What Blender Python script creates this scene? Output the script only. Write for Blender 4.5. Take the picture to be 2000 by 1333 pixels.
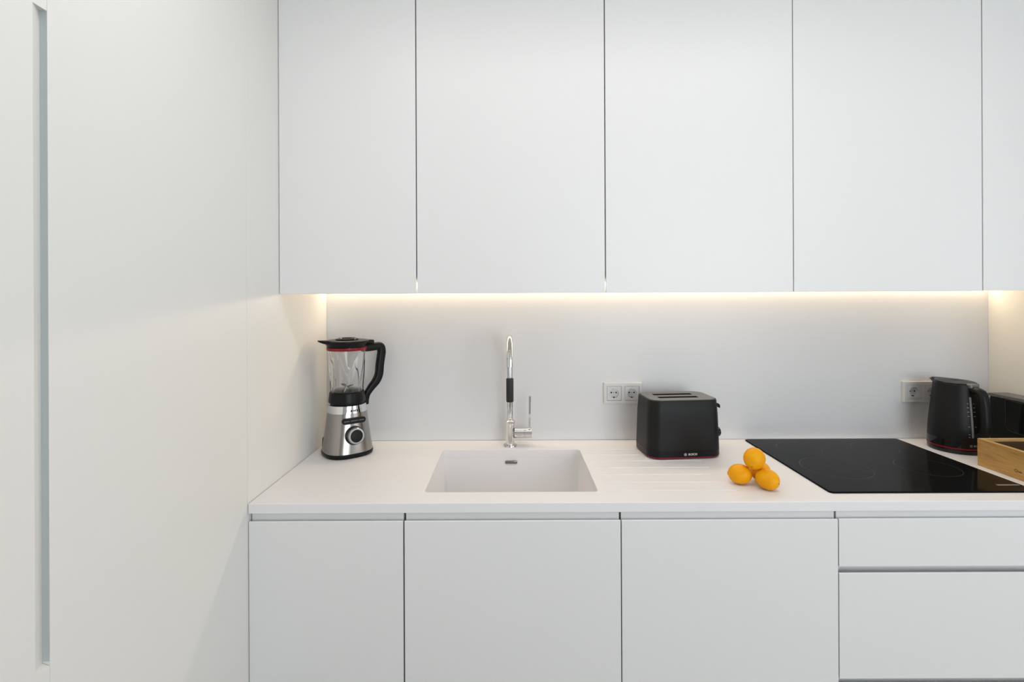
import bpy, bmesh, math, random
from mathutils import Vector, Matrix

PI = math.pi
R = math.radians
scene = bpy.context.scene
for o in list(bpy.data.objects):
    bpy.data.objects.remove(o, do_unlink=True)
COL = scene.collection

# ------------------------------------------------------------------ camera
ZC = 1.486
cam_d = bpy.data.cameras.new('camera')
cam_d.sensor_fit = 'HORIZONTAL'
cam_d.sensor_width = 36.0
cam_d.lens = 990.0 / 2000.0 * 36.0
cam_d.shift_x = 3.0 / 2000.0
cam_d.shift_y = -88.5 / 2000.0
cam_d.clip_start = 0.02
cam = bpy.data.objects.new('camera', cam_d)
cam.location = (0, 0, ZC)
cam.rotation_euler = (R(90), R(0.25), 0)
COL.objects.link(cam)
scene.camera = cam

# ------------------------------------------------------------------ world / light / exposure
w = bpy.data.worlds.new('world')
scene.world = w
w.use_nodes = True
bg = w.node_tree.nodes['Background']
bg.inputs['Color'].default_value = (0.92, 0.97, 1.0, 1)
bg.inputs['Strength'].default_value = 1.0


def area(name, loc, target, sx, sy, power, col, spread=180):
    d = bpy.data.lights.new(name, 'AREA')
    d.shape = 'RECTANGLE'
    d.size, d.size_y = sx, sy
    d.energy = power
    d.color = col
    d.spread = R(spread)
    o = bpy.data.objects.new(name, d)
    o.location = loc
    v = Vector(target) - Vector(loc)
    o.rotation_euler = v.to_track_quat('-Z', 'Y').to_euler()
    COL.objects.link(o)
    return o


WINDOW_POWER, CEILING_POWER = 58.0, 8.0
SIDE_POWER = 10.0
area('window_daylight', (2.00, -2.42, 1.45), (2.00, 0, 1.45), 2.4, 1.9, WINDOW_POWER, (0.88, 0.95, 1.0))
area('ceiling_lamp_light', (0.35, 0.80, 2.585), (0.35, 0.80, 0), 1.9, 0.07, CEILING_POWER, (1.0, 0.985, 0.965))
area('side_fill_light', (4.12, -0.55, 1.15), (0, -0.55, 1.15), 1.8, 2.0, SIDE_POWER, (0.92, 0.97, 1.0))  # added fill from the right, lifts the drawers and the left panel
LED_STRENGTH = 14.0
LED_COLOR = (1.0, 0.79, 0.53, 1)

scene.view_settings.view_transform = 'Standard'
scene.view_settings.look = 'None'
scene.view_settings.exposure = -0.04
scene.view_settings.gamma = 1.0
scene.view_settings.use_curve_mapping = False

# ------------------------------------------------------------------ materials


def mat(name, col, rough=0.5, metal=0.0, spec=0.5, coat=0.0, coat_rough=0.05, trans=0.0, ior=1.45,
        emit=None, estr=0.0, bump=0.0, bscale=200.0, vary=0.0, vscale=3.0):
    m = bpy.data.materials.new(name)
    m.use_nodes = True
    nt = m.node_tree
    b = nt.nodes['Principled BSDF']
    b.inputs['Base Color'].default_value = (*col, 1)
    b.inputs['Roughness'].default_value = rough
    b.inputs['Metallic'].default_value = metal
    b.inputs['Specular IOR Level'].default_value = spec
    b.inputs['Coat Weight'].default_value = coat
    b.inputs['Coat Roughness'].default_value = coat_rough
    b.inputs['Transmission Weight'].default_value = trans
    b.inputs['IOR'].default_value = ior
    if emit:
        b.inputs['Emission Color'].default_value = emit
        b.inputs['Emission Strength'].default_value = estr
    if bump or vary:
        tc = nt.nodes.new('ShaderNodeTexCoord')
        n = nt.nodes.new('ShaderNodeTexNoise')
        n.inputs['Scale'].default_value = bscale
        n.inputs['Detail'].default_value = 3
        nt.links.new(tc.outputs['Object'], n.inputs['Vector'])
        if bump:
            bp = nt.nodes.new('ShaderNodeBump')
            bp.inputs['Strength'].default_value = bump
            bp.inputs['Distance'].default_value = 0.001
            nt.links.new(n.outputs['Fac'], bp.inputs['Height'])
            nt.links.new(bp.outputs['Normal'], b.inputs['Normal'])
        if vary:
            n2 = nt.nodes.new('ShaderNodeTexNoise')
            n2.inputs['Scale'].default_value = vscale
            nt.links.new(tc.outputs['Object'], n2.inputs['Vector'])
            mx = nt.nodes.new('ShaderNodeMix')
            mx.data_type = 'RGBA'
            mx.inputs[6].default_value = (*[c * (1 - vary) for c in col], 1)
            mx.inputs[7].default_value = (*[min(1, c * (1 + vary)) for c in col], 1)
            nt.links.new(n2.outputs['Fac'], mx.inputs[0])
            nt.links.new(mx.outputs[2], b.inputs['Base Color'])
    return m


M = {}
M['lacquer'] = mat('white_lacquer', (0.80, 0.80, 0.80), 0.36, spec=0.5, bump=0.02, bscale=900, vary=0.006)
M['panel'] = mat('white_side_panel', (0.80, 0.79, 0.765), 0.45, spec=0.4, bump=0.03, bscale=700, vary=0.006)
M['carcass'] = mat('white_carcass', (0.74, 0.74, 0.74), 0.5, vary=0.01)
M['solid'] = mat('solid_surface', (0.825, 0.815, 0.83), 0.38, spec=0.45, vary=0.008, vscale=6, bump=0.015, bscale=1200)
M['splash'] = mat('backsplash_white', (0.78, 0.785, 0.803), 0.30, spec=0.45, vary=0.006)
M['wall'] = mat('wall_paint', (0.80, 0.80, 0.79), 0.85, bump=0.1, bscale=300)
M['ceil'] = mat('ceiling_paint', (0.85, 0.85, 0.84), 0.9)
M['chrome'] = mat('chrome', (0.74, 0.74, 0.745), 0.05, metal=1.0)
M['chrome_dull'] = mat('dull_chrome', (0.55, 0.55, 0.55), 0.25, metal=1.0)
M['chrome_dark'] = mat('dark_chrome', (0.22, 0.22, 0.22), 0.25, metal=1.0)
M['dial_ring'] = mat('dial_ring_metal', (0.36, 0.36, 0.36), 0.18, metal=1.0)
M['rubber'] = mat('black_rubber', (0.018, 0.018, 0.019), 0.55, bump=0.1, bscale=900)
M['black'] = mat('black_plastic', (0.006, 0.006, 0.007), 0.33, spec=0.24, bump=0.05, bscale=1200, vary=0.1)
M['black_matte'] = mat('matte_black_plastic', (0.009, 0.009, 0.0095), 0.40, spec=0.25, bump=0.15, bscale=1500, vary=0.1)
M['black_gloss'] = mat('gloss_black_plastic', (0.008, 0.008, 0.009), 0.10)
M['grey_top'] = mat('grey_metal_plate', (0.17, 0.17, 0.17), 0.38, metal=0.3, bump=0.05, bscale=900)
M['dark'] = mat('dark_recess', (0.008, 0.008, 0.008), 0.7)
M['red'] = mat('red_trim', (0.24, 0.006, 0.015), 0.25)
M['white_plastic'] = mat('white_plastic', (0.74, 0.74, 0.74), 0.30, vary=0.006)
M['hole'] = mat('socket_hole', (0.01, 0.01, 0.01), 0.8)
M['print'] = mat('white_print', (0.75, 0.75, 0.75), 0.5)
M['print_grey'] = mat('grey_print', (0.22, 0.22, 0.22), 0.5)
M['ring_print'] = mat('hob_ring_print', (0.036, 0.036, 0.036), 0.35)
M['gauge'] = mat('grey_gauge', (0.16, 0.16, 0.16), 0.2)
M['burn'] = mat('burnt_mark', (0.10, 0.055, 0.015), 0.7)
M['grip'] = mat('blue_grey_strip', (0.50, 0.545, 0.555), 0.5)
M['frame'] = mat('window_frame_white', (0.8, 0.8, 0.8), 0.4)
M['led'] = mat('led_diffuser', (0.9, 0.9, 0.9), 0.5, emit=LED_COLOR, estr=LED_STRENGTH)
M['lamp'] = mat('lamp_diffuser', (0.9, 0.9, 0.9), 0.5, emit=(1.0, 0.97, 0.93, 1), estr=4.0)
M['alu'] = mat('aluminium', (0.7, 0.7, 0.7), 0.35, metal=1.0)


def glass_mat():
    m = bpy.data.materials.new('jar_glass')
    m.use_nodes = True
    nt = m.node_tree
    b = nt.nodes['Principled BSDF']
    b.inputs['Base Color'].default_value = (0.98, 0.985, 0.985, 1)
    b.inputs['Roughness'].default_value = 0.02
    b.inputs['Transmission Weight'].default_value = 1.0
    b.inputs['IOR'].default_value = 1.42
    return m


M['glass'] = glass_mat()


def hob_mat():
    m = mat('black_ceramic_glass', (0.006, 0.006, 0.0065), 0.09, spec=0.045)
    nt = m.node_tree
    b = nt.nodes['Principled BSDF']
    tc = nt.nodes.new('ShaderNodeTexCoord')
    n = nt.nodes.new('ShaderNodeTexNoise')
    n.inputs['Scale'].default_value = 30
    n.inputs['Detail'].default_value = 8
    n.inputs['Roughness'].default_value = 0.75
    nt.links.new(tc.outputs['Object'], n.inputs['Vector'])
    mr = nt.nodes.new('ShaderNodeMapRange')
    mr.inputs['From Min'].default_value = 0.3
    mr.inputs['From Max'].default_value = 0.7
    mr.inputs['To Min'].default_value = 0.07
    mr.inputs['To Max'].default_value = 0.15
    nt.links.new(n.outputs['Fac'], mr.inputs['Value'])
    nt.links.new(mr.outputs['Result'], b.inputs['Roughness'])
    return m


M['hob'] = hob_mat()


def brushed_mat():
    m = mat('brushed_steel', (0.37, 0.35, 0.33), 0.2, metal=1.0)
    nt = m.node_tree
    b = nt.nodes['Principled BSDF']
    tc = nt.nodes.new('ShaderNodeTexCoord')
    mp = nt.nodes.new('ShaderNodeMapping')
    mp.inputs['Scale'].default_value = (15, 15, 900)
    n = nt.nodes.new('ShaderNodeTexNoise')
    n.inputs['Scale'].default_value = 3
    n.inputs['Detail'].default_value = 4
    nt.links.new(tc.outputs['Object'], mp.inputs['Vector'])
    nt.links.new(mp.outputs['Vector'], n.inputs['Vector'])
    mr = nt.nodes.new('ShaderNodeMapRange')
    mr.inputs['To Min'].default_value = 0.14
    mr.inputs['To Max'].default_value = 0.24
    nt.links.new(n.outputs['Fac'], mr.inputs['Value'])
    nt.links.new(mr.outputs['Result'], b.inputs['Roughness'])
    bp = nt.nodes.new('ShaderNodeBump')
    bp.inputs['Strength'].default_value = 0.06
    bp.inputs['Distance'].default_value = 0.0005
    nt.links.new(n.outputs['Fac'], bp.inputs['Height'])
    nt.links.new(bp.outputs['Normal'], b.inputs['Normal'])
    return m


M['steel'] = brushed_mat()


def wood_mat(name, axis, light, dark):
    m = bpy.data.materials.new(name)
    m.use_nodes = True
    nt = m.node_tree
    b = nt.nodes['Principled BSDF']
    b.inputs['Roughness'].default_value = 0.5
    tc = nt.nodes.new('ShaderNodeTexCoord')
    mp = nt.nodes.new('ShaderNodeMapping')
    s = [60, 60, 60]
    s[axis] = 5
    mp.inputs['Scale'].default_value = s
    nt.links.new(tc.outputs['Object'], mp.inputs['Vector'])
    n = nt.nodes.new('ShaderNodeTexNoise')
    n.inputs['Scale'].default_value = 1.6
    n.inputs['Detail'].default_value = 6
    n.inputs['Roughness'].default_value = 0.65
    n.inputs['Distortion'].default_value = 0.6
    nt.links.new(mp.outputs['Vector'], n.inputs['Vector'])
    cr = nt.nodes.new('ShaderNodeValToRGB')
    cr.color_ramp.elements[0].position = 0.32
    cr.color_ramp.elements[0].color = (*dark, 1)
    cr.color_ramp.elements[1].position = 0.60
    cr.color_ramp.elements[1].color = (*light, 1)
    nt.links.new(n.outputs['Fac'], cr.inputs['Fac'])
    nt.links.new(cr.outputs['Color'], b.inputs['Base Color'])
    bp = nt.nodes.new('ShaderNodeBump')
    bp.inputs['Strength'].default_value = 0.15
    bp.inputs['Distance'].default_value = 0.001
    nt.links.new(n.outputs['Fac'], bp.inputs['Height'])
    nt.links.new(bp.outputs['Normal'], b.inputs['Normal'])
    return m


M['oak_y'] = wood_mat('oak_grain_long', 1, (0.56, 0.33, 0.105), (0.36, 0.185, 0.05))
M['oak_x'] = wood_mat('oak_grain_cross', 0, (0.60, 0.38, 0.15), (0.42, 0.23, 0.075))
M['sheet'] = wood_mat('dark_brown_sheet', 0, (0.075, 0.042, 0.018), (0.045, 0.024, 0.010))
M['floorwood'] = wood_mat('floor_oak', 1, (0.30, 0.25, 0.20), (0.22, 0.18, 0.14))


def lemon_mat():
    m = bpy.data.materials.new('lemon_skin')
    m.use_nodes = True
    nt = m.node_tree
    b = nt.nodes['Principled BSDF']
    b.inputs['Roughness'].default_value = 0.42
    b.inputs['Specular IOR Level'].default_value = 0.2
    b.inputs['Subsurface Weight'].default_value = 0.08
    b.inputs['Subsurface Radius'].default_value = (0.01, 0.005, 0.002)
    tc = nt.nodes.new('ShaderNodeTexCoord')
    n = nt.nodes.new('ShaderNodeTexNoise')
    n.inputs['Scale'].default_value = 28
    n.inputs['Detail'].default_value = 3
    nt.links.new(tc.outputs['Object'], n.inputs['Vector'])
    cr = nt.nodes.new('ShaderNodeValToRGB')
    cr.color_ramp.elements[0].position = 0.35
    cr.color_ramp.elements[0].color = (0.84, 0.335, 0.002, 1)
    cr.color_ramp.elements[1].position = 0.7
    cr.color_ramp.elements[1].color = (0.87, 0.41, 0.002, 1)
    nt.links.new(n.outputs['Fac'], cr.inputs['Fac'])
    nt.links.new(cr.outputs['Color'], b.inputs['Base Color'])
    v = nt.nodes.new('ShaderNodeTexVoronoi')
    v.inputs['Scale'].default_value = 450
    nt.links.new(tc.outputs['Object'], v.inputs['Vector'])
    bp = nt.nodes.new('ShaderNodeBump')
    bp.inputs['Strength'].default_value = 0.25
    bp.inputs['Distance'].default_value = 0.0006
    nt.links.new(v.outputs['Distance'], bp.inputs['Height'])
    nt.links.new(bp.outputs['Normal'], b.inputs['Normal'])
    return m


M['lemon'] = lemon_mat()

# ------------------------------------------------------------------ helpers


def tag(o, label=None, cat=None, group=None, kind=None):
    if label:
        o['label'] = label
    if cat:
        o['category'] = cat
    if group:
        o['group'] = group
    if kind:
        o['kind'] = kind
    return o


def thing(name, loc, label, cat, group=None, rz=0.0):
    o = bpy.data.objects.new(name, None)
    o.empty_display_size = 0.05
    o.location = loc
    o.rotation_euler = (0, 0, rz)
    COL.objects.link(o)
    return tag(o, label, cat, group)


def obj(name, bm, material, parent=None, world=False, smooth=None, recalc=True, label=None):
    """link a bmesh as one object; world=True: coordinates are world, shifted to the parent's base"""
    if recalc:
        bmesh.ops.recalc_face_normals(bm, faces=bm.faces[:])
    if world and parent is not None:
        off = Vector(parent.location)
        for v in bm.verts:
            v.co -= off
    me = bpy.data.meshes.new(name)
    bm.to_mesh(me)
    bm.free()
    me.materials.append(material)
    if smooth is not None:
        for p in me.polygons:
            p.use_smooth = True
        me.set_sharp_from_angle(angle=R(smooth))
    o = bpy.data.objects.new(name, me)
    COL.objects.link(o)
    if parent is not None:
        o.parent = parent
    if label:
        o['label'] = label
    return o


def add_box(bm, x0, x1, y0, y1, z0, z1):
    vs = [bm.verts.new((x, y, z)) for z in (z0, z1) for y in (y0, y1) for x in (x0, x1)]
    for f in ((0, 2, 3, 1), (4, 5, 7, 6), (0, 1, 5, 4), (2, 6, 7, 3), (0, 4, 6, 2), (1, 3, 7, 5)):
        bm.faces.new([vs[i] for i in f])
    return vs


def box(x0, x1, y0, y1, z0, z1, bev=0.0, seg=2):
    bm = bmesh.new()
    add_box(bm, x0, x1, y0, y1, z0, z1)
    bmesh.ops.recalc_face_normals(bm, faces=bm.faces[:])
    if bev:
        bmesh.ops.bevel(bm, geom=bm.edges[:], offset=bev, segments=seg, profile=0.5, affect='EDGES')
    return bm


def loft(bm, rings, cap0=True, cap1=True):
    rv = [[bm.verts.new(c) for c in r] for r in rings]
    n = len(rv[0])
    for a, b in zip(rv, rv[1:]):
        for i in range(n):
            j = (i + 1) % n
            bm.faces.new((a[i], a[j], b[j], b[i]))
    if cap0:
        bm.faces.new(rv[0][::-1])
    if cap1:
        bm.faces.new(rv[-1])
    return rv


def circ(r, z, n=48, cx=0, cy=0):
    return [(cx + r * math.cos(2 * PI * i / n), cy + r * math.sin(2 * PI * i / n), z) for i in range(n)]


def lathe(prof, n=48, cx=0, cy=0, cap0=True, cap1=True):
    bm = bmesh.new()
    loft(bm, [circ(max(r, 1e-5), z, n, cx, cy) for r, z in prof], cap0, cap1)
    return bm


def sell(a, b, z, e=2.8, n=72):
    out = []
    for i in range(n):
        t = 2 * PI * i / n
        c, s = math.cos(t), math.sin(t)
        out.append((a * math.copysign(abs(c) ** (2 / e), c), b * math.copysign(abs(s) ** (2 / e), s), z))
    return out


def rrect(hx, hy, r, z, cx=0, cy=0, n=8):
    out = []
    for k, (sx, sy) in enumerate(((1, 1), (-1, 1), (-1, -1), (1, -1))):
        for i in range(n + 1):
            t = PI / 2 * (k + i / n)
            out.append((cx + sx * (hx - r) + r * math.cos(t), cy + sy * (hy - r) + r * math.sin(t), z))
    return out


def catmull(pts, sub=8):
    P = [Vector(p) for p in pts]
    P = [P[0] * 2 - P[1]] + P + [P[-1] * 2 - P[-2]]
    out = []
    for i in range(1, len(P) - 2):
        for k in range(sub):
            t = k / sub
            a, b, c, d = P[i - 1], P[i], P[i + 1], P[i + 2]
            out.append(0.5 * ((2 * b) + (c - a) * t + (2 * a - 5 * b + 4 * c - d) * t * t + (3 * b - a - 3 * c + d) * t ** 3))
    out.append(P[-2])
    return out


def tube(path, rad, n=16, section=None, up=None):
    """sweep a circle (or a section list of (u,v)) along a path"""
    bm = bmesh.new()
    path = [Vector(p) for p in path]
    rings = []
    prev = None
    for i, p in enumerate(path):
        t = (path[min(i + 1, len(path) - 1)] - path[max(i - 1, 0)]).normalized()
        if prev is None:
            ref = Vector(up) if up else (Vector((0, 0, 1)) if abs(t.z) < 0.9 else Vector((0, 1, 0)))
            nrm = (ref - t * ref.dot(t)).normalized()
        else:
            nrm = (prev - t * prev.dot(t)).normalized()
        prev = nrm
        bn = t.cross(nrm)
        r = rad[i] if isinstance(rad, (list, tuple)) else rad
        if section:
            rings.append([p + nrm * (u * r) + bn * (v * r) for u, v in section])
        else:
            rings.append([p + nrm * (r * math.cos(2 * PI * k / n)) + bn * (r * math.sin(2 * PI * k / n)) for k in range(n)])
    loft(bm, rings)
    return bm


def prism(pts, axis, a0, a1):
    """pts: 2D polygon in the two other axes (cyclic order), extruded along axis"""
    bm = bmesh.new()

    def mk(p, a):
        if axis == 0:
            return (a, p[0], p[1])
        if axis == 1:
            return (p[0], a, p[1])
        return (p[0], p[1], a)
    loft(bm, [[mk(p, a0) for p in pts], [mk(p, a1) for p in pts]])
    return bm


def bool_cut(o, cutters):
    tmp = []
    for bm in cutters:
        bmesh.ops.recalc_face_normals(bm, faces=bm.faces[:])
        me = bpy.data.meshes.new('cutter')
        bm.to_mesh(me)
        bm.free()
        c = bpy.data.objects.new('cutter', me)
        COL.objects.link(c)
        c.parent = o.parent
        md = o.modifiers.new('cut', 'BOOLEAN')
        md.operation = 'DIFFERENCE'
        md.solver = 'EXACT'
        md.object = c
        tmp.append(c)
    dg = bpy.context.evaluated_depsgraph_get()
    me = bpy.data.meshes.new_from_object(o.evaluated_get(dg))
    old = o.data
    o.modifiers.clear()
    o.data = me
    bpy.data.meshes.remove(old)
    for c in tmp:
        m2 = c.data
        bpy.data.objects.remove(c)
        bpy.data.meshes.remove(m2)
    return o


def text_bm(s, size, extrude=0.0004):
    """flat lettering, standing upright in the XZ plane and facing -Y, centred on the origin"""
    cu = bpy.data.curves.new('lettering', 'FONT')
    cu.body = s
    cu.size = size
    cu.extrude = extrude
    cu.offset = size * 0.02
    cu.align_x = 'CENTER'
    cu.align_y = 'CENTER'
    cu.resolution_u = 3
    t = bpy.data.objects.new('lettering', cu)
    COL.objects.link(t)
    dg = bpy.context.evaluated_depsgraph_get()
    me = bpy.data.meshes.new_from_object(t.evaluated_get(dg))
    bm = bmesh.new()
    bm.from_mesh(me)
    bpy.data.objects.remove(t)
    bpy.data.curves.remove(cu)
    bpy.data.meshes.remove(me)
    bmesh.ops.transform(bm, matrix=Matrix.Rotation(PI / 2, 4, 'X'), verts=bm.verts[:])
    return bm


def ring_bm(r0, r1, depth, n=40):
    """ring in the XZ plane facing -Y"""
    bm = bmesh.new()
    A = []
    for r, y in ((r0, 0), (r1, 0), (r1, -depth), (r0, -depth)):
        A.append([bm.verts.new((r * math.cos(2 * PI * i / n), y, r * math.sin(2 * PI * i / n))) for i in range(n)])
    for a, b in zip(A, A[1:] + A[:1]):
        for i in range(n):
            j = (i + 1) % n
            bm.faces.new((a[i], a[j], b[j], b[i]))
    return bm


def emblem_bm(r):
    """small round armature emblem beside the lettering"""
    bm = ring_bm(r * 0.80, r, 0.0004, 24)
    for sx in (-1, 1):
        add_box(bm, sx * r * 0.30 - r * 0.09, sx * r * 0.30 + r * 0.09, -0.0004, 0, -r * 0.55, r * 0.55)
    add_box(bm, -r * 0.3, r * 0.3, -0.0004, 0, -r * 0.09, r * 0.09)
    return bm


def xform(bm, mtx):
    bmesh.ops.transform(bm, matrix=mtx, verts=bm.verts[:])
    return bm


def merge(*bms):
    out = bms[0]
    for b in bms[1:]:
        me = bpy.data.meshes.new('tmp')
        b.to_mesh(me)
        b.free()
        out.from_mesh(me)
        bpy.data.meshes.remove(me)
    return out


def struct(name, bm, m, parent=None, world=False):
    o = obj(name, bm, m, parent, world=world)
    if parent is None:
        o['kind'] = 'structure'
    return o


# ------------------------------------------------------------------ room shell
XL, XR = -0.733, 1.904         # faces of the left tall cabinets and of the right end panel
YB = 2.020                     # face of the backsplash
ZT = 0.910                     # worktop
ZCEIL = 2.62
XW = 4.20                      # the room goes on to the right in front of the end panel
struct('floor', box(-1.40, XW, -2.6, 2.10, -0.06, 0.0), M['floorwood'])
struct('ceiling', box(-1.40, XW, -2.6, 2.10, ZCEIL, ZCEIL + 0.06), M['ceil'])
struct('wall_back', box(-1.40, 1.98, 2.034, 2.10, 0.0, ZCEIL), M['wall'])
struct('wall_left', box(-1.46, -1.40, -2.6, 2.10, 0.0, ZCEIL), M['wall'])
bm = bmesh.new()
add_box(bm, 1.924, 1.98, 1.392, 2.034, 0.0, ZCEIL)
add_box(bm, 1.98, XW, 1.392, 1.45, 0.0, ZCEIL)
add_box(bm, XW, XW + 0.06, -2.6, -1.50, 0.0, ZCEIL)
add_box(bm, XW, XW + 0.06, 0.40, 1.45, 0.0, ZCEIL)
add_box(bm, XW, XW + 0.06, -1.50, 0.40, 0.0, 0.10)
add_box(bm, XW, XW + 0.06, -1.50, 0.40, 2.20, ZCEIL)
struct('wall_right', bm, M['wall'])
WX0, WX1, WZ0, WZ1 = 0.80, 3.20, 0.45, 2.42
bm = bmesh.new()
add_box(bm, -1.40, WX0, -2.60, -2.50, 0, ZCEIL)
add_box(bm, WX1, XW, -2.60, -2.50, 0, ZCEIL)
add_box(bm, WX0, WX1, -2.60, -2.50, 0, WZ0)
add_box(bm, WX0, WX1, -2.60, -2.50, WZ1, ZCEIL)
struct('wall_front', bm, M['wall'])
bm = bmesh.new()
for a in (WX0, (WX0 + WX1) / 2 - 0.03, WX1 - 0.06):
    add_box(bm, a, a + 0.06, -2.57, -2.51, WZ0, WZ1)
add_box(bm, WX0 + 0.06, WX1 - 0.06, -2.57, -2.51, WZ0, WZ0 + 0.06)
add_box(bm, WX0 + 0.06, WX1 - 0.06, -2.57, -2.51, WZ1 - 0.06, WZ1)
struct('window_1', bm, M['frame'])

bm = bmesh.new()
for a in (-1.50, -0.58, 0.34):
    add_box(bm, XW + 0.002, XW + 0.056, a, a + 0.06, 0.10, 2.20)
for a in (0.10, 2.14):
    add_box(bm, XW + 0.002, XW + 0.056, -1.44, 0.34, a, a + 0.06)
struct('added_side_window', bm, M['frame'])  # unseen opening, added to go with the side fill light

# ------------------------------------------------------------------ ceiling lamp (out of frame, it lights the room)
t = thing('ceiling_lamp', (0.35, 0.80, ZCEIL), 'long slim white linear lamp on the ceiling in front of the wall cabinets', 'lamp')
bm = bmesh.new()
add_box(bm, -0.65, 1.35, 0.750, 0.758, 2.59, ZCEIL)
add_box(bm, -0.65, 1.35, 0.842, 0.850, 2.59, ZCEIL)
add_box(bm, -0.65, -0.642, 0.758, 0.842, 2.59, ZCEIL)
add_box(bm, 1.342, 1.35, 0.758, 0.842, 2.59, ZCEIL)
obj('housing', bm, M['frame'], t, world=True)
obj('diffuser', box(-0.640, 1.340, 0.760, 0.840, 2.600, 2.604), M['lamp'], t, world=True)

# ------------------------------------------------------------------ left tall cabinets
G0, G1 = 0.777, 0.8045         # vertical finger groove between the two doors
ZG0, ZG1 = 0.897, 1.941


def tall_cabinet(y0, y1, label):
    t = thing('tall_cabinet', (-1.05, (y0 + y1) / 2, 0), label, 'cabinet', 'tall white cabinets on the left')
    obj('carcass', box(-1.395, XL - 0.022, y0 + 0.001, y1 - 0.001, 0.10, ZCEIL - 0.01), M['carcass'], t, world=True)
    obj('plinth', box(-1.395, XL - 0.06, y0 + 0.001, y1 - 0.001, 0.0, 0.098), M['panel'], t, world=True)
    d = obj('door', box(XL - 0.020, XL, y0, y1, 0.105, ZCEIL - 0.012, 0.0008), M['panel'], t, world=True)
    return t, d


t_near, d_near = tall_cabinet(0.205, G1 - 0.0005, 'nearest tall white cabinet at the left edge, with a vertical finger groove along its door')
off = Vector(t_near.location)
cut = bmesh.new()
loft(cut, [[(XL + 0.01, G0 - 0.018, ZG0 + 0.014), (XL - 0.0145, G1 + 0.004, ZG0 - 0.006 + 0.014), (XL + 0.01, G1 + 0.004, ZG0 + 0.0)],
           [(XL + 0.01, G0 - 0.018, ZG1), (XL - 0.0145, G1 + 0.004, ZG1), (XL + 0.01, G1 + 0.004, ZG1)]])
for v in cut.verts:
    v.co -= off
bool_cut(d_near, [cut])
t_far, d_far = tall_cabinet(G1, 1.4085, 'tall white cabinet on the left between the grooved door and the worktop corner')
obj('groove_strip', box(XL - 0.0135, XL - 0.0008, G1 - 0.0011, G1 - 0.0006, ZG0 + 0.012, ZG1), M['grip'], t_near, world=True, label='blue-grey strip in the finger groove')  # thin blue-grey strip standing at the far side of the groove
tall_cabinet(-0.395, 0.203, 'tall white cabinet on the left, outside the frame beside the camera')
t = thing('filler_panel', (XL, 1.72, 0), 'white side panel closing the left end of worktop and wall cabinets', 'panel')
obj('panel', box(-1.395, XL, 1.410, 2.033, 0.0, ZCEIL - 0.005, 0.0008), M['panel'], t, world=True)

# right end panel
t = thing('end_panel', (XR, 1.7, 0), 'white end panel closing the right end of the worktop, lit warm', 'panel')
obj('panel', box(XR, XR + 0.019, 1.39, 2.033, 0.0, ZCEIL - 0.005, 0.0008), M['panel'], t, world=True)

# ------------------------------------------------------------------ wall cabinets
ZD = 1.4945                    # lower edge of the doors
ZCB = 1.540                    # underside of the carcasses
YU = 1.605                     # front of the doors
up = [(-0.731, -0.2985, 'leftmost narrow white wall cabinet, above the blender', -0.0002),
      (-0.2950, 0.2995, 'white wall cabinet above the sink and faucet', 0.0),
      (0.3030, 0.8955, 'white wall cabinet above the toaster', 0.0),
      (0.8985, 1.4945, 'white wall cabinet above the black hob', 0.0005),
      (1.4980, 1.9000, 'rightmost white wall cabinet, cut off by the right edge', 0.0015)]
for x0, x1, lab, dz in up:
    t = thing('wall_cabinet', ((x0 + x1) / 2, 1.83, ZD), lab, 'cabinet', 'white handleless wall cabinets')
    bm = bmesh.new()
    a, b, th = x0 - 0.0008, x1 + 0.0008, 0.016
    a, b = max(a, XL + 0.001), min(b, XR - 0.001)
    add_box(bm, a, a + th, YU + 0.022, 2.019, ZCB, ZCEIL - 0.01)
    add_box(bm, b - th, b, YU + 0.022, 2.019, ZCB, ZCEIL - 0.01)
    add_box(bm, a + th, b - th, YU + 0.022, 2.019, ZCB, ZCB + 0.016)
    add_box(bm, a + th, b - th, YU + 0.022, 2.019, ZCEIL - 0.026, ZCEIL - 0.01)
    add_box(bm, a + th, b - th, 2.012, 2.019, ZCB + 0.016, ZCEIL - 0.026)
    obj('carcass', bm, M['carcass'], t, world=True)
    obj('door', box(x0, x1, YU, YU + 0.019, ZD + dz, ZCEIL - 0.012, 0.0010), M['lacquer'], t, world=True)

# LED strip under the wall cabinets
t = thing('led_strip', (0.585, 1.996, ZCB), 'warm white light strip glowing under the wall cabinets along the wall', 'lamp')
# a corner profile against the wall, its diffuser tilted towards the worktop front
obj('profile', prism([(2.0185, ZCB - 0.0005), (1.990, ZCB - 0.0005), (2.0045, ZCB - 0.0115), (2.0185, ZCB - 0.0195)], 0, -0.72, 1.89), M['alu'], t, world=True)
obj('diffuser', prism([(1.9880, ZCB - 0.0020), (1.9890, ZCB - 0.0004), (2.0180, ZCB - 0.0200), (2.0175, ZCB - 0.0220)], 0, -0.719, 1.889), M['led'], t, world=True)

# ------------------------------------------------------------------ backsplash and worktop
t = thing('backsplash', (0.585, YB, ZT), 'smooth white backsplash panel between worktop and wall cabinets', 'panel')
obj('panel', box(XL + 0.0005, XR - 0.0005, YB, 2.0335, ZT + 0.0005, ZCB - 0.0005), M['splash'], t, world=True)

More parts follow.
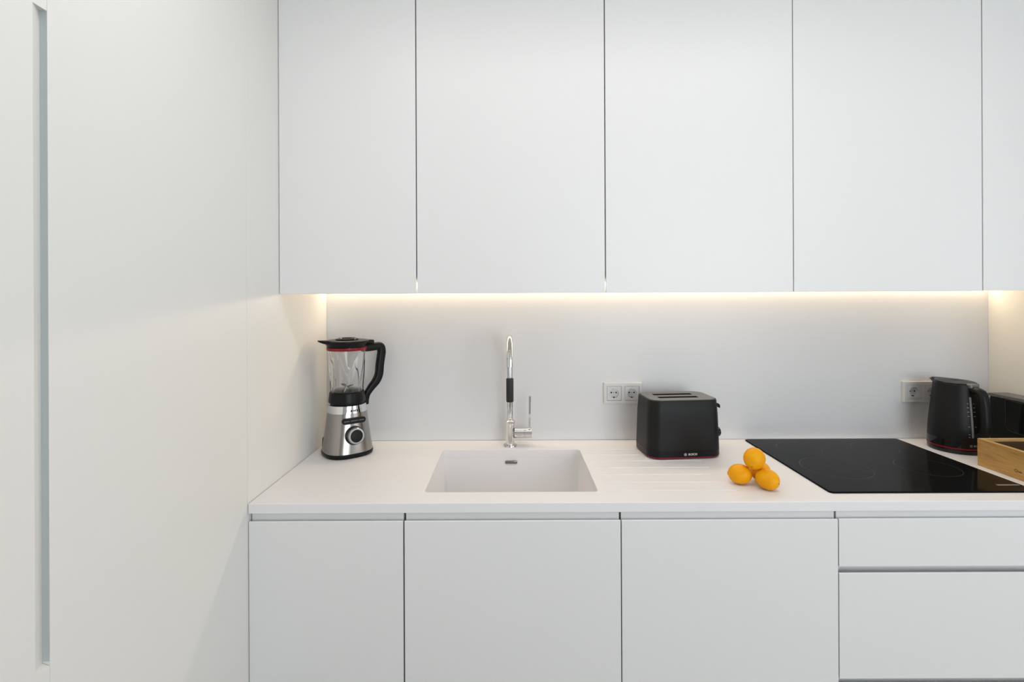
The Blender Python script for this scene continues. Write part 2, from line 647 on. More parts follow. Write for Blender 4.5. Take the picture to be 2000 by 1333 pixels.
SX0, SX1, SY0, SY1 = -0.255, 0.2555, 1.486, 1.892
t = thing('worktop', (0.585, 1.715, 0.88), 'long white solid-surface worktop with drainer grooves beside the sink', 'worktop')
wt = obj('slab', box(XL + 0.0015, XR - 0.0005, 1.408, YB - 0.0003, 0.8825, ZT, 0.0016), M['solid'], t, world=True)
off = Vector(t.location)
cuts = []
bm = bmesh.new()
loft(bm, [rrect((SX1 - SX0) / 2, (SY1 - SY0) / 2, 0.014, z, (SX0 + SX1) / 2, (SY0 + SY1) / 2) for z in (0.85, 0.95)])
cuts.append(bm)
for k in range(7):
    y = 1.492 + 0.067 * k
    sec = [(y + 0.0040 * math.cos(a), ZT + 0.0022 * math.sin(a)) for a in [PI + PI * i / 6 for i in range(7)]]
    sec = [(y - 0.0040, ZT + 0.004)] + sec + [(y + 0.0040, ZT + 0.004)]
    cuts.append(prism(sec, 0, 0.275, 0.665))
for c in cuts:
    for v in c.verts:
        v.co -= off
bool_cut(wt, cuts)

# sink
t = thing('kitchen_sink', (0.0, 1.69, 0.70), 'rectangular white undermounted sink basin in the worktop below the faucet', 'sink')
bm = bmesh.new()
cx, cy = (SX0 + SX1) / 2, (SY0 + SY1) / 2
hx, hy = (SX1 - SX0) / 2, (SY1 - SY0) / 2
zf = 0.712
inner = [rrect(hx + 0.0002, hy + 0.0002, 0.014, 0.8823, cx, cy), rrect(hx - 0.003, hy - 0.003, 0.016, 0.85, cx, cy),
         rrect(hx - 0.013, hy - 0.013, 0.022, zf + 0.025, cx, cy), rrect(hx - 0.017, hy - 0.017, 0.022, zf + 0.010, cx, cy),
         rrect(hx - 0.027, hy - 0.027, 0.02, zf + 0.002, cx, cy), rrect(hx - 0.04, hy - 0.04, 0.018, zf, cx, cy)]
outer = [rrect(hx - 0.04, hy - 0.04, 0.018, zf - 0.012, cx, cy), rrect(hx - 0.005, hy - 0.005, 0.02, zf - 0.004, cx, cy),
         rrect(hx + 0.012, hy + 0.012, 0.02, 0.85, cx, cy), rrect(hx + 0.012, hy + 0.012, 0.02, 0.8823, cx, cy)]
ri = loft(bm, inner, cap0=False, cap1=True)
ro = loft(bm, outer, cap0=True, cap1=False)
n = len(ri[0])
for i in range(n):
    j = (i + 1) % n
    bm.faces.new((ri[0][i], ri[0][j], ro[-1][j], ro[-1][i]))
obj('basin', bm, M['solid'], t, world=True, smooth=40)
bm = bmesh.new()
YO = SY1 - 0.0048
loft(bm, [[(x, YO - d, z) for x, z, _ in rrect(0.0225 - s, 0.0052 - s, 0.0045 - s, 0, 0.0, 0.8655, 4)] for d, s in ((-0.006, 0), (0.0016, 0), (0.0022, 0.0008))])
obj('overflow_cover', bm, M['chrome_dark'], t, world=True, smooth=40)
obj('drain', lathe([(0.045, zf - 0.002), (0.045, zf + 0.002), (0.038, zf + 0.003), (0.034, zf + 0.001), (0.001, zf + 0.0012)], 32, 0.0, cy + 0.02), M['chrome'], t, world=True, smooth=40)

# ------------------------------------------------------------------ base cabinets
YF = 1.410
base = [(-0.7305, -0.3020, 'leftmost white base cabinet under the blender', 'door'),
        (-0.2975, 0.3035, 'white base cabinet under the sink', 'door'),
        (0.3070, 0.9080, 'white base cabinet under the toaster and lemons', 'door'),
        (0.9115, 1.5125, 'white drawer unit under the black hob', 'drawer'),
        (1.5160, 1.9010, 'rightmost white base cabinet, outside the right edge of the frame', 'door')]
for x0, x1, lab, kind in base:
    t = thing('base_cabinet', ((x0 + x1) / 2, 1.72, 0), lab, 'cabinet', 'white handleless base cabinets')
    bm = bmesh.new()
    a, b = x0 - 0.0005, x1 + 0.0005
    add_box(bm, a, a + 0.016, YF + 0.046, 2.03, 0.10, 0.880)
    add_box(bm, b - 0.016, b, YF + 0.046, 2.03, 0.10, 0.880)
    add_box(bm, a + 0.016, b - 0.016, YF + 0.046, 2.02, 0.10, 0.116)
    add_box(bm, a + 0.016, b - 0.016, 2.022, 2.03, 0.116, 0.880)
    obj('carcass', bm, M['carcass'], t, world=True)
    obj('plinth', box(a, b, YF + 0.06, YF + 0.075, 0.0, 0.098), M['panel'], t, world=True)
    obj('grip_rail', box(x0 + 0.0012, x1 - 0.0012, YF + 0.0155, YF + 0.044, 0.800, 0.8815, 0.0006), M['lacquer'], t, world=True)

    def front(name, z0, z1):
        # the top edge is chamfered backwards as a finger pull
        bm = prism([(YF, z0), (YF, z1 - 0.0016), (YF + 0.0016, z1), (YF + 0.005, z1), (YF + 0.014, z1 - 0.016), (YF + 0.014, z0)], 0, x0, x1)
        return obj(name, bm, M['lacquer'], t, world=True)
    if kind == 'door':
        front('door', 0.105, 0.8595)
    else:
        front('drawer_front', 0.7285, 0.8605)
        front('drawer_front', 0.4160, 0.7095)
        front('drawer_front', 0.105, 0.3970)
        for z in (0.69, 0.377):
            obj('grip_rail', box(x0 + 0.0012, x1 - 0.0012, YF + 0.030, YF + 0.044, z - 0.02, z + 0.055, 0.0006), M['lacquer'], t, world=True)

# ------------------------------------------------------------------ hob
t = thing('hob', (1.22, 1.735, ZT), 'black glass hob with thin grey ring markings set on the worktop', 'hob')
bm = bmesh.new()
HX0, HX1, HY0, HY1 = 0.9215, 1.5250, 1.4640, 2.0050
hcx, hcy, hhx, hhy = (HX0 + HX1) / 2, (HY0 + HY1) / 2, (HX1 - HX0) / 2, (HY1 - HY0) / 2
loft(bm, [rrect(hhx, hhy, 0.012, ZT + 0.0002, hcx, hcy), rrect(hhx, hhy, 0.012, ZT + 0.0030, hcx, hcy), rrect(hhx - 0.0025, hhy - 0.0025, 0.011, ZT + 0.0046, hcx, hcy)])
obj('glass_plate', bm, M['hob'], t, world=True)
zr = ZT + 0.00475


def flat_ring(cx, cy, r, wd, n=64):
    bm = bmesh.new()
    a = [bm.verts.new(c) for c in circ(r - wd, zr, n, cx, cy)]
    b = [bm.verts.new(c) for c in circ(r, zr, n, cx, cy)]
    for i in range(n):
        j = (i + 1) % n
        bm.faces.new((a[i], b[i], b[j], a[j]))
    return bm


for hx_, hy_, hr in ((1.070, 1.672, 0.105), (1.070, 1.885, 0.075), (1.372, 1.672, 0.090), (1.352, 1.885, 0.075)):
    obj('ring_marking', merge(flat_ring(hx_, hy_, hr, 0.0012)), M['ring_print'], t, world=True)
bm = bmesh.new()
add_box(bm, 1.448, 1.515, 1.508, 1.5165, zr - 0.00005, zr + 0.00005)
obj('display_strip', bm, M['print_grey'], t, world=True)

# ------------------------------------------------------------------ faucet
t = thing('faucet', (-0.0035, 1.943, ZT), 'chrome arched kitchen faucet with black hand grip behind the sink', 'faucet')
obj('base_ring', lathe([(0.0255, 0), (0.0265, 0.002), (0.0255, 0.0055), (0.0190, 0.0065)], 40), M['chrome'], t, smooth=35)
obj('body', lathe([(0.0165, 0.006), (0.0165, 0.084), (0.0172, 0.085), (0.0190, 0.088), (0.0190, 0.096), (0.0165, 0.099), (0.013, 0.1), (0.013, 0.106), (0.0115, 0.107)], 40), M['chrome'], t, smooth=35)
RA = 0.0880
path = [(0, 0, 0.10 + 0.235 * i / 10) for i in range(11)]
path += [(0, -RA + RA * math.cos(a), 0.335 + RA * math.sin(a)) for a in [PI * i / 28 for i in range(1, 29)]]
path += [(0, -2 * RA, 0.328)]
obj('spout_tube', tube(path, 0.0113, 24), M['chrome'], t, smooth=50)
obj('hose_stem', lathe([(0.0050, 0.286), (0.0050, 0.330)], 20, 0, -2 * RA), M['chrome'], t, smooth=50)
obj('hand_grip', lathe([(0.0115, 0.206), (0.0128, 0.208), (0.0128, 0.286), (0.0115, 0.288), (0.004, 0.288)], 32, 0, -2 * RA), M['rubber'], t, smooth=35)
obj('spray_head', lathe([(0.008, 0.1825), (0.0100, 0.184), (0.0104, 0.190), (0.0106, 0.206)], 32, 0, -2 * RA), M['chrome'], t, smooth=35)
bm = lathe([(0.0145, 0.0150), (0.0200, 0.0165), (0.0200, 0.0530), (0.0192, 0.0538), (0.0192, 0.0552), (0.0200, 0.0560), (0.0200, 0.0815), (0.0190, 0.0825)], 40)
obj('valve', xform(bm, Matrix.Translation((0, 0, 0.050)) @ Matrix.Rotation(PI / 2, 4, 'Y')), M['chrome'], t, smooth=35)
bm = box(-0.0042, 0.0042, -0.006, 0.006, 0, 0.123, 0.001)
obj('lever', xform(bm, Matrix.Translation((0.0745, 0, 0.068)) @ Matrix.Rotation(R(0.8), 4, 'Y')), M['chrome'], t)

# ------------------------------------------------------------------ blender
t = thing('blender', (-0.6035, 1.868, ZT), 'steel and black jug blender with a glass jar in the left corner', 'blender', rz=R(37))
E_ = 2.6
bm = bmesh.new()
loft(bm, [sell(0.082, 0.078, 0.0, E_), sell(0.0865, 0.0825, 0.004, E_), sell(0.0885, 0.0845, 0.012, E_), sell(0.0875, 0.0835, 0.017, E_)])
obj('foot', bm, M['black'], t, smooth=40)


def base_ab(z):
    u = (z - 0.017) / (0.183 - 0.017)
    return 0.0865 + (0.0680 - 0.0865) * u - 0.0012 * math.sin(PI * u), 0.0825 + (0.0655 - 0.0825) * u - 0.0012 * math.sin(PI * u)


bm = bmesh.new()
zs = [0.017 + 0.139 * i / 8 for i in range(9)]
loft(bm, [sell(*base_ab(z), z, E_ - 0.5 * i / 8) for i, z in enumerate(zs)])
obj('motor_base', bm, M['steel'], t, smooth=40)
bm = bmesh.new()
loft(bm, [sell(*base_ab(z), z, 2.1 - 0.1 * i) for i, z in enumerate((0.1562, 0.170, 0.183))])
obj('chrome_band', bm, M['chrome'], t, smooth=40)
# collar, glass jar, lid
obj('collar', lathe([(0.058, 0.1832), (0.0600, 0.186), (0.0600, 0.190), (0.0655, 0.1915), (0.0655, 0.200), (0.0625, 0.222), (0.0615, 0.2265), (0.052, 0.2265), (0.050, 0.222), (0.02, 0.219)], 56), M['black'], t, smooth=35)
N = 144


def jar_ring(z, r, amp, thick=0.0):
    u = (z - 0.222) / 0.17
    tw = 0.85 * u
    out = []
    for i in range(N):
        a = 2 * PI * i / N
        ph = (a - tw) * 6
        rip = (abs(math.cos(ph / 2)) ** 10)
        rr = r - amp * rip * min(1, max(0, 5 * u)) * min(1, max(0, 4 * (1 - u)))
        out.append(((rr - thick) * math.cos(a), (rr - thick) * math.sin(a), z))
    return out


bm = bmesh.new()
prof = [(0.222, 0.0570), (0.232, 0.0585), (0.245, 0.0592)] + [(0.245 + 0.135 * i / 14, 0.0592 + 0.0085 * i / 14) for i in range(1, 15)] + [(0.393, 0.0680)]
rings = [jar_ring(z, r, 0.0075) for z, r in prof]
rings += [jar_ring(z, r, 0.0060, 0.0034) for z, r in prof[::-1][:-1]] + [circ(0.0535, 0.2265, N), circ(0.002, 0.2262, N)]
loft(bm, rings)
obj('glass_jar', bm, M['glass'], t, smooth=60)
bm = bmesh.new()
for k in range(4):
    b2 = box(-0.004, 0.030, -0.006, 0.006, -0.0008, 0.0008)
    xform(b2, Matrix.Rotation(PI / 2 * k + 0.4, 4, 'Z') @ Matrix.Translation((0, 0, 0.240)) @ Matrix.Rotation(R(-25 if k % 2 else 20), 4, 'Y'))
    bm = merge(bm, b2)
bm = merge(bm, lathe([(0.012, 0.2264), (0.012, 0.236), (0.008, 0.245), (0.001, 0.247)], 20))
obj('blade', bm, M['chrome_dark'], t, smooth=30)
obj('blade_base', lathe([(0.0515, 0.2268), (0.0515, 0.2330), (0.0480, 0.2350), (0.0120, 0.2360), (0.0010, 0.2360)], 48), M['black_gloss'], t, smooth=35)
obj('seal_ring', lathe([(0.0600, 0.3790), (0.0655, 0.3790), (0.0705, 0.3800), (0.0715, 0.3830), (0.0715, 0.3900), (0.0660, 0.3915)], 56), M['red'], t, smooth=35)
bm = lathe([(0.064, 0.3915), (0.0705, 0.3915), (0.0715, 0.398), (0.0770, 0.4050), (0.0790, 0.4110), (0.0780, 0.4145), (0.0700, 0.4160), (0.0480, 0.4165), (0.001, 0.4165)], 56)
sp = bmesh.new()
loft(sp, [[(-0.055, -0.030, 0.404), (-0.055, 0.030, 0.404), (-0.055, 0.030, 0.4163), (-0.055, -0.030, 0.4163)],
          [(-0.085, -0.018, 0.406), (-0.085, 0.018, 0.406), (-0.085, 0.018, 0.4175), (-0.085, -0.018, 0.4175)],
          [(-0.103, -0.008, 0.4135), (-0.103, 0.008, 0.4135), (-0.103, 0.008, 0.4190), (-0.103, -0.008, 0.4190)]])
lid = obj('lid', merge(bm, sp), M['black'], t, smooth=35)
obj('filler_cap', lathe([(0.0400, 0.4160), (0.0415, 0.4190), (0.0400, 0.4215), (0.0330, 0.4225), (0.0310, 0.4200), (0.0010, 0.4195)], 48), M['black_gloss'], lid, smooth=35)
# handle
hp = [(0.060, 0, 0.383), (0.085, 0, 0.3835), (0.110, 0, 0.3855), (0.1285, 0, 0.384), (0.1335, 0, 0.366), (0.1310, 0, 0.345), (0.1263, 0, 0.313), (0.1225, 0, 0.278), (0.1105, 0, 0.2525), (0.0925, 0, 0.232), (0.0775, 0, 0.211), (0.0725, 0, 0.192), (0.0720, 0, 0.170)]
hs = catmull(hp, 6)
sec = [(c[0], c[1]) for c in sell(1.0, 0.95, 0, 3.5, 20)]
hr = []
for i in range(len(hs)):
    u = i / (len(hs) - 1)
    hr.append(0.0150 if u < 0.65 else 0.0150 - 0.0065 * (u - 0.65) / 0.35)
obj('handle', tube(hs, hr, section=sec, up=(0, 0, 1)), M['black'], t, smooth=45)
obj('lid_latch', box(0.060, 0.100, -0.014, 0.014, 0.398, 0.4120, 0.003), M['black_matte'], t)
obj('collar_lug', box(0.050, 0.074, -0.009, 0.009, 0.176, 0.212, 0.004), M['black'], t)
# controls on the front face: tilt = slope of the base front
za, zb = 0.080, 0.140
slope = math.atan2(base_ab(za)[1] - base_ab(zb)[1], zb - za)


def on_front(bm, x, z, lift=0.0):
    y = -base_ab(z)[1]
    return xform(bm, Matrix.Translation((x, y - lift, z)) @ Matrix.Rotation(-slope, 4, 'X'))


def disc_bm(prof, n=40):
    """lathe whose axis points to -Y; prof = (radius, protrusion)"""
    return xform(lathe(prof, n), Matrix.Rotation(PI / 2, 4, 'X'))


kn = obj('dial', on_front(disc_bm([(0.0335, -0.006), (0.0335, 0.003), (0.0325, 0.004), (0.0265, 0.004)]), 0.0, 0.080), M['black_gloss'], t, smooth=35)
obj('dial_ring', on_front(disc_bm([(0.0275, 0.002), (0.0300, 0.006), (0.0290, 0.020), (0.0265, 0.0225), (0.0222, 0.0225), (0.0215, 0.020)]), 0.0, 0.080), M['dial_ring'], kn, smooth=35)
obj('dial_cap', on_front(disc_bm([(0.0220, 0.010), (0.0220, 0.0215), (0.0205, 0.0225), (0.001, 0.0222)]), 0.0, 0.080), M['black_matte'], kn, smooth=35)
bm = bmesh.new()
loft(bm, [[(x, y, z) for x, z, _ in rrect(0.042 - s, 0.0105 - s, 0.0103 - s, 0, 0, 0, 8)] for y, s in ((0.008, 0), (-0.0035, 0), (-0.0045, 0.001))])
kp = obj('key_strip', on_front(bm, 0.0, 0.1320, 0.001), M['black'], t, smooth=35)
for k, wd in ((-1, 0.020), (0, 0.026), (1, 0.020)):
    b2 = bmesh.new()
    x0 = k * 0.0265
    nl = int(wd / 0.0032)
    for i in range(nl):
        add_box(b2, x0 - wd / 2 + i * 0.0032, x0 - wd / 2 + i * 0.0032 + 0.0021, -0.0049, -0.0044, -0.0012, 0.0012)
    obj('key_print', on_front(b2, 0.0, 0.1320, 0.001), M['print_grey'], kp)
yb = base_ab(0.166)[1]
obj('brand_lettering', xform(text_bm('BOSCH', 0.0095), Matrix.Translation((0.004, -yb - 0.0006, 0.166))), M['dark'], t)
obj('brand_emblem', xform(emblem_bm(0.0045), Matrix.Translation((-0.0225, -yb - 0.0002, 0.166))), M['dark'], t)
# plug and cord lying beside the blender
cord = catmull([(-0.02, 0.078, 0.015), (-0.035, 0.098, 0.030), (-0.056, 0.094, 0.045), (-0.062, 0.086, 0.028), (-0.060, 0.088, 0.006), (-0.030, 0.110, 0.004)], 6)
obj('cord', tube(cord, 0.0032, 10), M['black'], t, smooth=50)

# ------------------------------------------------------------------ toaster
t = thing('toaster', (0.608, 1.862, ZT), 'black two-slot toaster with a red line round its foot', 'toaster', rz=R(5))
TX, TY = 0.134, 0.089
bm = bmesh.new()
loft(bm, [rrect(TX - 0.010, TY - 0.008, 0.040, 0.0), rrect(TX - 0.006, TY - 0.004, 0.042, 0.003)])
obj('foot', bm, M['black'], t, smooth=35)
bm = bmesh.new()
loft(bm, [rrect(TX - 0.004, TY - 0.002, 0.043, 0.003), rrect(TX - 0.001, TY, 0.044, 0.0055), rrect(TX - 0.001, TY, 0.044, 0.0085)])
obj('red_line', bm, M['red'], t, smooth=35)
bm = bmesh.new()
loft(bm, [rrect(TX, TY + 0.001, 0.044, 0.0085), rrect(TX, TY + 0.001, 0.044, 0.0290), rrect(TX - 0.001, TY, 0.044, 0.0300)])
obj('lower_band', bm, M['black'], t, smooth=35)
bm = bmesh.new()
loft(bm, [rrect(TX, TY + 0.0005, 0.044, 0.0300), rrect(TX - 0.001, TY, 0.044, 0.06), rrect(TX - 0.004, TY - 0.003, 0.042, 0.15), rrect(TX - 0.008, TY - 0.006, 0.040, 0.2005), rrect(TX - 0.0095, TY - 0.0075, 0.039, 0.2040), rrect(TX - 0.0125, TY - 0.0105, 0.038, 0.2055)])
body = obj('body', bm, M['black_matte'], t, smooth=30)
slots = []
for sy in (-0.026, 0.026):
    c = bmesh.new()
    loft(c, [rrect(0.074, 0.0135, 0.004, z, -0.006, sy) for z in (0.06, 0.25)])
    slots.append(c)
dup = [c.copy() for c in slots]
bool_cut(body, slots)
bm = bmesh.new()
loft(bm, [rrect(TX - 0.014, TY - 0.012, 0.036, 0.2051), rrect(TX - 0.014, TY - 0.012, 0.036, 0.2061), rrect(TX - 0.015, TY - 0.013, 0.036, 0.2065)])
plate = obj('top_plate', bm, M['grey_top'], t)
bool_cut(plate, dup)
for sy in (-0.026, 0.026):
    for k in range(9):
        obj('grill_wire', box(-0.070 + 0.016 * k, -0.0688 + 0.016 * k, sy - 0.010, sy - 0.0088, 0.07, 0.192), M['chrome_dull'], t)
lv = bmesh.new()
loft(lv, [[(TX - 0.012, -0.062, 0.176), (TX - 0.012, -0.030, 0.176), (TX - 0.012, -0.030, 0.190), (TX - 0.012, -0.062, 0.190)],
          [(TX - 0.002, -0.060, 0.172), (TX - 0.002, -0.032, 0.172), (TX - 0.002, -0.032, 0.186), (TX - 0.002, -0.060, 0.186)],
          [(TX + 0.003, -0.058, 0.170), (TX + 0.003, -0.034, 0.170), (TX + 0.003, -0.034, 0.180), (TX + 0.003, -0.058, 0.180)]])
obj('lever', lv, M['black'], t)
obj('browning_dial', xform(lathe([(0.017, -0.004), (0.017, 0.003), (0.015, 0.006), (0.001, 0.0062)], 32), Matrix.Translation((TX - 0.0012, -0.046, 0.083)) @ Matrix.Rotation(PI / 2, 4, 'Y')), M['black_gloss'], t, smooth=35)
obj('brand_lettering', xform(text_bm('BOSCH', 0.0098), Matrix.Translation((0.020, -TY - 0.0012, 0.0175))), M['print'], t)
obj('brand_emblem', xform(emblem_bm(0.0046), Matrix.Translation((-0.0065, -TY - 0.0010, 0.0175))), M['print'], t)

# ------------------------------------------------------------------ kettle
t = thing('kettle', (1.650, 1.882, ZT), 'matte black electric kettle with red base line beside the wooden box', 'kettle', rz=R(-84))
obj('power_base', lathe([(0.078, 0.0), (0.0825, 0.003), (0.0835, 0.010), (0.0825, 0.0165), (0.079, 0.0172)], 56), M['black_gloss'], t, smooth=35)
obj('red_line', lathe([(0.0815, 0.0174), (0.0838, 0.0180), (0.0838, 0.0215), (0.0815, 0.0220)], 56), M['red'], t, smooth=35)
obj('lower_band', lathe([(0.080, 0.0222), (0.0832, 0.0226), (0.0828, 0.040), (0.0824, 0.050)], 56), M['black_gloss'], t, smooth=35)


def kr(z):
    tab = [(0.050, 0.0823), (0.09, 0.0805), (0.14, 0.0760), (0.19, 0.0705), (0.225, 0.0668), (0.240, 0.0658), (0.25, 0.0655)]
    for (z0, r0), (z1, r1) in zip(tab, tab[1:]):
        if z <= z1:
            return r0 + (r1 - r0) * (z - z0) / (z1 - z0)
    return tab[-1][1]


bm = bmesh.new()
rings = []
NK = 72
for z in (0.050, 0.07, 0.09, 0.115, 0.14, 0.165, 0.19, 0.205, 0.215, 0.225, 0.233, 0.240, 0.246, 0.249):
    ring = []
    sp_ = max(0.0, (z - 0.203) / 0.046) ** 1.7
    for i in range(NK):
        a = 2 * PI * i / NK
        r = kr(z)
        bump = math.exp(-(a - PI) ** 2 / 0.06) * 0.036 * sp_
        r += bump
        zz = z - (0.004 * (1 + math.cos(a)) / 2 * (1 if z > 0.24 else 0))
        ring.append((r * math.cos(a), r * math.sin(a), zz))
    rings.append(ring)
inner = [(x * 0.955, y * 0.955, z + 0.0005) for x, y, z in rings[-1]]
inner2 = [(x * 0.94, y * 0.94, z - 0.006) for x, y, z in rings[-1]]
loft(bm, rings + [inner, inner2])
obj('body', bm, M['black_matte'], t, smooth=40)
bm = bmesh.new()
def lid_ring(s, dz):
    return [(x * s, y * s, z + dz) for x, y, z in rings[-1]]
loft(bm, [lid_ring(0.93, -0.004), lid_ring(0.93, 0.003), lid_ring(0.90, 0.0055), lid_ring(0.60, 0.0085), lid_ring(0.02, 0.0095)])
obj('lid', bm, M['black'], t, smooth=40)
obj('lid_button', box(0.046, 0.074, -0.017, 0.017, 0.236, 0.2515, 0.004), M['grey_top'], t)
hp = [(0.056, 0, 0.230), (0.076, 0, 0.230), (0.097, 0, 0.221), (0.107, 0, 0.190), (0.111, 0, 0.140), (0.111, 0, 0.098), (0.102, 0, 0.074), (0.086, 0, 0.068), (0.074, 0, 0.070)]
hs = catmull(hp, 6)
sec = [(c[0] * 0.95, c[1] * 1.25) for c in sell(1.0, 1.0, 0, 2.8, 20)]
obj('handle', tube(hs, 0.0125, section=sec, up=(0, 0, 1)), M['black_matte'], t, smooth=45)
ga = R(-12)


def on_kettle(z, a, lift):
    r = kr(z) + lift
    return Vector((r * math.cos(a), r * math.sin(a), z))


gp = [on_kettle(z, ga, -0.0012) for z in [0.062 + 0.143 * i / 12 for i in range(13)]]
obj('water_gauge', tube(gp, 0.0042, 12), M['gauge'], t, smooth=50)
for side in (-1, 1):
    for z, wd in ((0.064, 0.005), (0.074, 0.005), (0.101, 0.0045), (0.138, 0.006), (0.153, 0.007), (0.168, 0.006), (0.182, 0.004)):
        aa = ga + side * 0.135
        p = on_kettle(z, aa, 0.0003)
        b2 = box(-wd / 2, wd / 2, -0.0003, 0.0003, -0.0012, 0.0012)
        xform(b2, Matrix.Translation(p) @ Matrix.Rotation(aa + PI / 2, 4, 'Z'))
        obj('gauge_marking', b2, M['print_grey'], t)
le = text_bm('BOSCH', 0.0095)
em = emblem_bm(0.0044)


def wrap(bm, x0, rad, a0, zc):
    for v in bm.verts:
        a = a0 + (v.co.x + x0) / rad
        r = rad - v.co.y
        v.co = Vector((r * math.cos(a), r * math.sin(a), v.co.z + zc))
    return bm


obj('brand_lettering', wrap(le, 0.0235, 0.0836, R(-17), 0.0335), M['print_grey'], t)
obj('brand_emblem', wrap(em, 0.0, 0.0836, R(-17), 0.0335), M['print_grey'], t)
cord = catmull([(0.020, 0.080, 0.006), (0.040, 0.100, 0.006), (0.060, 0.120, 0.030), (0.085, 0.125, 0.040), (0.105, 0.120, 0.022), (0.115, 0.115, 0.005)], 8)
obj('cord', tube(cord, 0.0034, 10), M['black'], t, smooth=50)

# ------------------------------------------------------------------ wooden box
t = thing('wooden_box', (1.70, 1.545, ZT), 'open oak box at the right edge in front of the kettle', 'box')
BX0, BX1, BY0, BY1, BZ = 1.567, 1.812, 1.395, 1.704, 0.0905
obj('side_board', box(BX0, BX0 + 0.014, BY0, BY1, ZT + 0.0004, ZT + BZ, 0.0008), M['oak_y'], t, world=True)
obj('side_board', box(BX1 - 0.014, BX1, BY0, BY1, ZT + 0.0004, ZT + BZ, 0.0008), M['oak_y'], t, world=True)
obj('end_board', box(BX0 + 0.0142, BX1 - 0.0142, BY1 - 0.014, BY1, ZT + 0.0004, ZT + BZ, 0.0008), M['oak_x'], t, world=True)
obj('end_board', box(BX0 + 0.0142, BX1 - 0.0142, BY0, BY0 + 0.014, ZT + 0.0004, ZT + BZ, 0.0008), M['oak_x'], t, world=True)
obj('bottom_board', box(BX0 + 0.0142, BX1 - 0.0142, BY0 + 0.0142, BY1 - 0.0142, ZT + 0.0004, ZT + 0.010), M['oak_y'], t, world=True)
for nm, q in (('inner_sheet', (BX0 + 0.0142, BX1 - 0.0142, BY1 - 0.0170, BY1 - 0.0142)), ('inner_sheet', (BX1 - 0.0170, BX1 - 0.0142, BY0 + 0.0142, BY1 - 0.0172)), ('inner_sheet', (BX0 + 0.0142, BX0 + 0.0170, BY0 + 0.0142, BY1 - 0.0172))):  # thin dark brown sheets inside the back and side boards
    obj(nm, box(*q, ZT + 0.0102, ZT + BZ - 0.008), M['sheet'], t, world=True, label='dark brown inner lining')
# burnt-in mark on the left board: a small open loop followed by two short strokes
mk = xform(ring_bm(0.0034, 0.0050, 0.0003, 20), Matrix.Translation((BX0, 1.5735, ZT + 0.026)) @ Matrix.Rotation(-PI / 2, 4, 'Z'))
for y0, y1, z0, z1 in ((1.5650, 1.5665, 0.0225, 0.0285), (1.5620, 1.5640, 0.0225, 0.0268), (1.5590, 1.5610, 0.0225, 0.0268), (1.5560, 1.5580, 0.0225, 0.0268)):
    add_box(mk, BX0 - 0.0003, BX0, y0, y1, ZT + z0, ZT + z1)
obj('burnt_mark', mk, M['burn'], t, world=True)

# ------------------------------------------------------------------ coffee machine
t = thing('coffee_machine', (1.862, 1.78, ZT), 'slim black coffee machine in the right corner behind the wooden box', 'coffee machine')
CX0, CX1 = 1.828, 1.898


def slab(name, pts, m, x0, x1, bev=0.004, label=None):
    bm = prism(pts, 0, x0, x1)
    bmesh.ops.recalc_face_normals(bm, faces=bm.faces[:])
    bmesh.ops.bevel(bm, geom=bm.edges[:], offset=bev, segments=2, profile=0.5, affect='EDGES')
    return obj(name, bm, m, t, world=True, label=label)


slab('rear_column', [(1.800, ZT + 0.002), (1.940, ZT + 0.002), (1.940, ZT + 0.186), (1.800, ZT + 0.186)], M['black_matte'], CX0 + 0.003, CX1 - 0.003)
slab('foot', [(1.620, ZT), (1.850, ZT), (1.850, ZT + 0.030), (1.620, ZT + 0.022)], M['black_gloss'], CX0, CX1)
hd = [(1.640, ZT + 0.185), (1.640, ZT + 0.105)]
hd += [(1.845 + 0.030 * math.cos(a), ZT + 0.098 + 0.030 * math.sin(a)) for a in [-PI / 2 + PI / 2 * i / 6 for i in range(7)]]
hd += [(1.875, ZT + 0.185)]
hd[1] = (1.640, ZT + 0.098)
hd.insert(2, (1.700, ZT + 0.068))
slab('brewing_head', hd, M['black_gloss'], CX0 - 0.002, CX1 - 0.001, 0.003)
slab('top_cover', [(1.635, ZT + 0.186), (1.944, ZT + 0.186), (1.944, ZT + 0.194), (1.938, ZT + 0.198), (1.635, ZT + 0.200)], M['grey_top'], CX0 - 0.001, CX1, 0.002)
obj('lever', box(CX0 + 0.02, CX1 - 0.02, 1.66, 1.76, ZT + 0.2005, ZT + 0.206, 0.002), M['black_gloss'], t, world=True)
obj('drip_grid', box(CX0 + 0.008, CX1 - 0.008, 1.63, 1.76, ZT + 0.029, ZT + 0.032, 0.001), M['chrome_dull'], t, world=True)

# ------------------------------------------------------------------ wall sockets


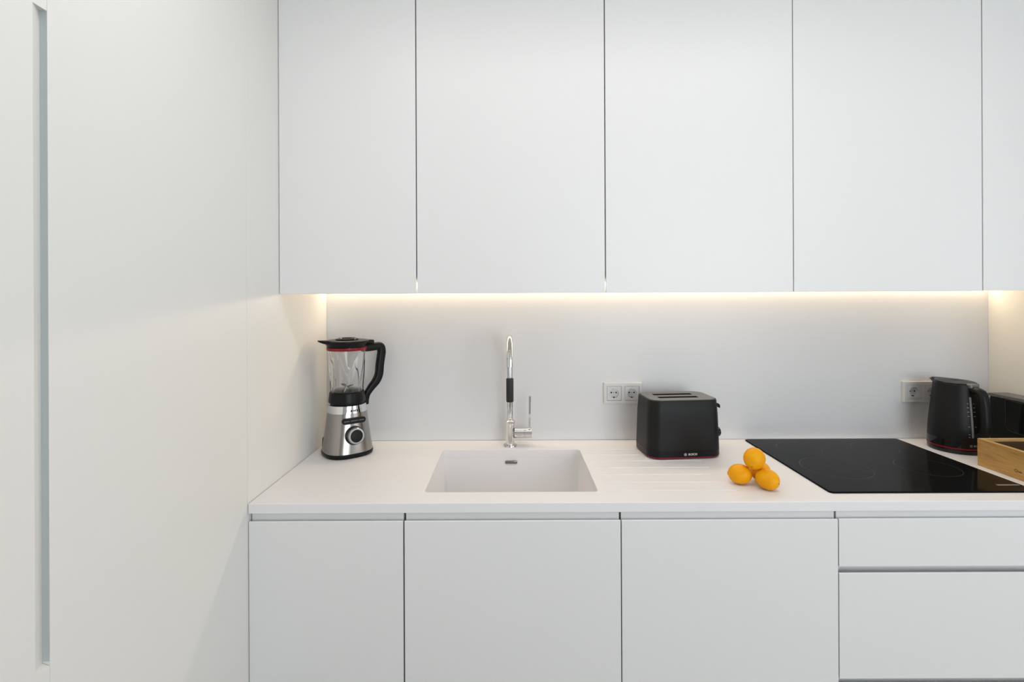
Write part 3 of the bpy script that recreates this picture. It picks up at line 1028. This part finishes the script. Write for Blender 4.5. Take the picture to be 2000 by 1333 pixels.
def socket(x0, z0, label, gangs=2, depth=0.0125):
    wdt = 0.0805 + 0.0710 * (gangs - 1)
    t = thing('wall_socket', (x0 + wdt / 2, YB, z0), label, 'socket', 'double white wall sockets')
    fr = obj('frame', box(0 - wdt / 2, wdt / 2, -depth, -0.0002, 0.0, 0.0820, 0.0012), M['white_plastic'], t)
    cuts = []
    for g in range(gangs):
        cx = -wdt / 2 + 0.04025 + 0.071 * g
        cuts.append(box(cx - 0.0284, cx + 0.0284, -depth - 0.01, -0.0015, 0.041 - 0.0284, 0.041 + 0.0284))
    bool_cut(fr, cuts)
    for g in range(gangs):
        cx = -wdt / 2 + 0.04025 + 0.071 * g
        ins = obj('insert', box(cx - 0.0275, cx + 0.0275, -depth + 0.0006, -0.0017, 0.041 - 0.0275, 0.041 + 0.0275, 0.0008), M['white_plastic'], t)
        c = xform(lathe([(0.0185, 0.0030), (0.0188, 0.03)], 40), Matrix.Translation((cx, 0, 0.041)) @ Matrix.Rotation(PI / 2, 4, 'X'))
        bool_cut(ins, [c])
        for hx in (-0.0095, 0.0095):
            obj('contact_hole', xform(lathe([(0.0031, 0.0029), (0.0031, 0.0033)], 16), Matrix.Translation((cx + hx, 0, 0.0425)) @ Matrix.Rotation(PI / 2, 4, 'X')), M['hole'], ins)
        obj('centre_screw', xform(lathe([(0.0020, 0.0029), (0.0020, 0.0036)], 12), Matrix.Translation((cx, 0, 0.0425)) @ Matrix.Rotation(PI / 2, 4, 'X')), M['print_grey'], ins)
        for sz, hh in ((-1, 0.0245), (1, 0.0575)):
            obj('earth_clip', box(cx - 0.0026, cx + 0.0026, -0.0098, -0.0032, hh - 0.0014, hh + 0.0014), M['white_plastic'] if sz > 0 else M['hole'], ins)
    return t


socket(0.3690, 1.0560, 'double white wall socket partly behind the toaster')
socket(1.5560, 1.0570, 'double white wall socket partly behind the kettle', depth=0.015)

# ------------------------------------------------------------------ lemons


def lemon_mesh(L=0.0365, r=0.0300):
    prof = [(0.0012, -L), (0.0045, -L + 0.0012), (0.0075, -L + 0.0045)]
    for i in range(1, 18):
        a = -PI / 2 + PI * (i + 0.6) / 18.8
        prof.append((r * math.cos(a) ** 0.92, (L - 0.003) * math.sin(a)))
    prof += [(0.0062, L - 0.0028), (0.0040, L - 0.0012), (0.0022, L - 0.0016), (0.0005, L - 0.0022)]
    prof.sort(key=lambda p: p[1]) if False else None
    return lathe(prof, 32)


lem = [((0.6960, 1.543, 0.0300), (92, 4, -110), 'left lemon of the pile beside the hob, lying on the worktop', (1.0, 1.0)),
       ((0.7575, 1.4985, 0.0300), (96, 0, 30), 'front right lemon of the pile beside the hob, end towards the viewer', (1.0, 1.0)),
       ((0.7700, 1.567, 0.0298), (88, 0, -40), 'lemon mostly hidden at the back of the pile beside the hob', (0.97, 0.98)),
       ((0.7330, 1.528, 0.0815), (118, 0, -38), 'topmost lemon resting on the pile beside the hob', (1.0, 1.03))]
for (x, y, z), rot, lab, (sl, sr) in lem:
    t = thing('lemon', (x, y, ZT + z), lab, 'lemon', 'pile of lemons beside the hob')
    t.rotation_euler = [R(a) for a in rot]
    obj('peel', lemon_mesh(0.0365 * sl, 0.0298 * sr), M['lemon'], t, smooth=60)
    obj('stem_scar', lathe([(0.0026, 0.0345 * sl), (0.0022, 0.0352 * sl), (0.0008, 0.0350 * sl)], 12), mat('stem_brown', (0.42, 0.17, 0.02), 0.7) if 'stem_brown' not in bpy.data.materials else bpy.data.materials['stem_brown'], t, smooth=50)
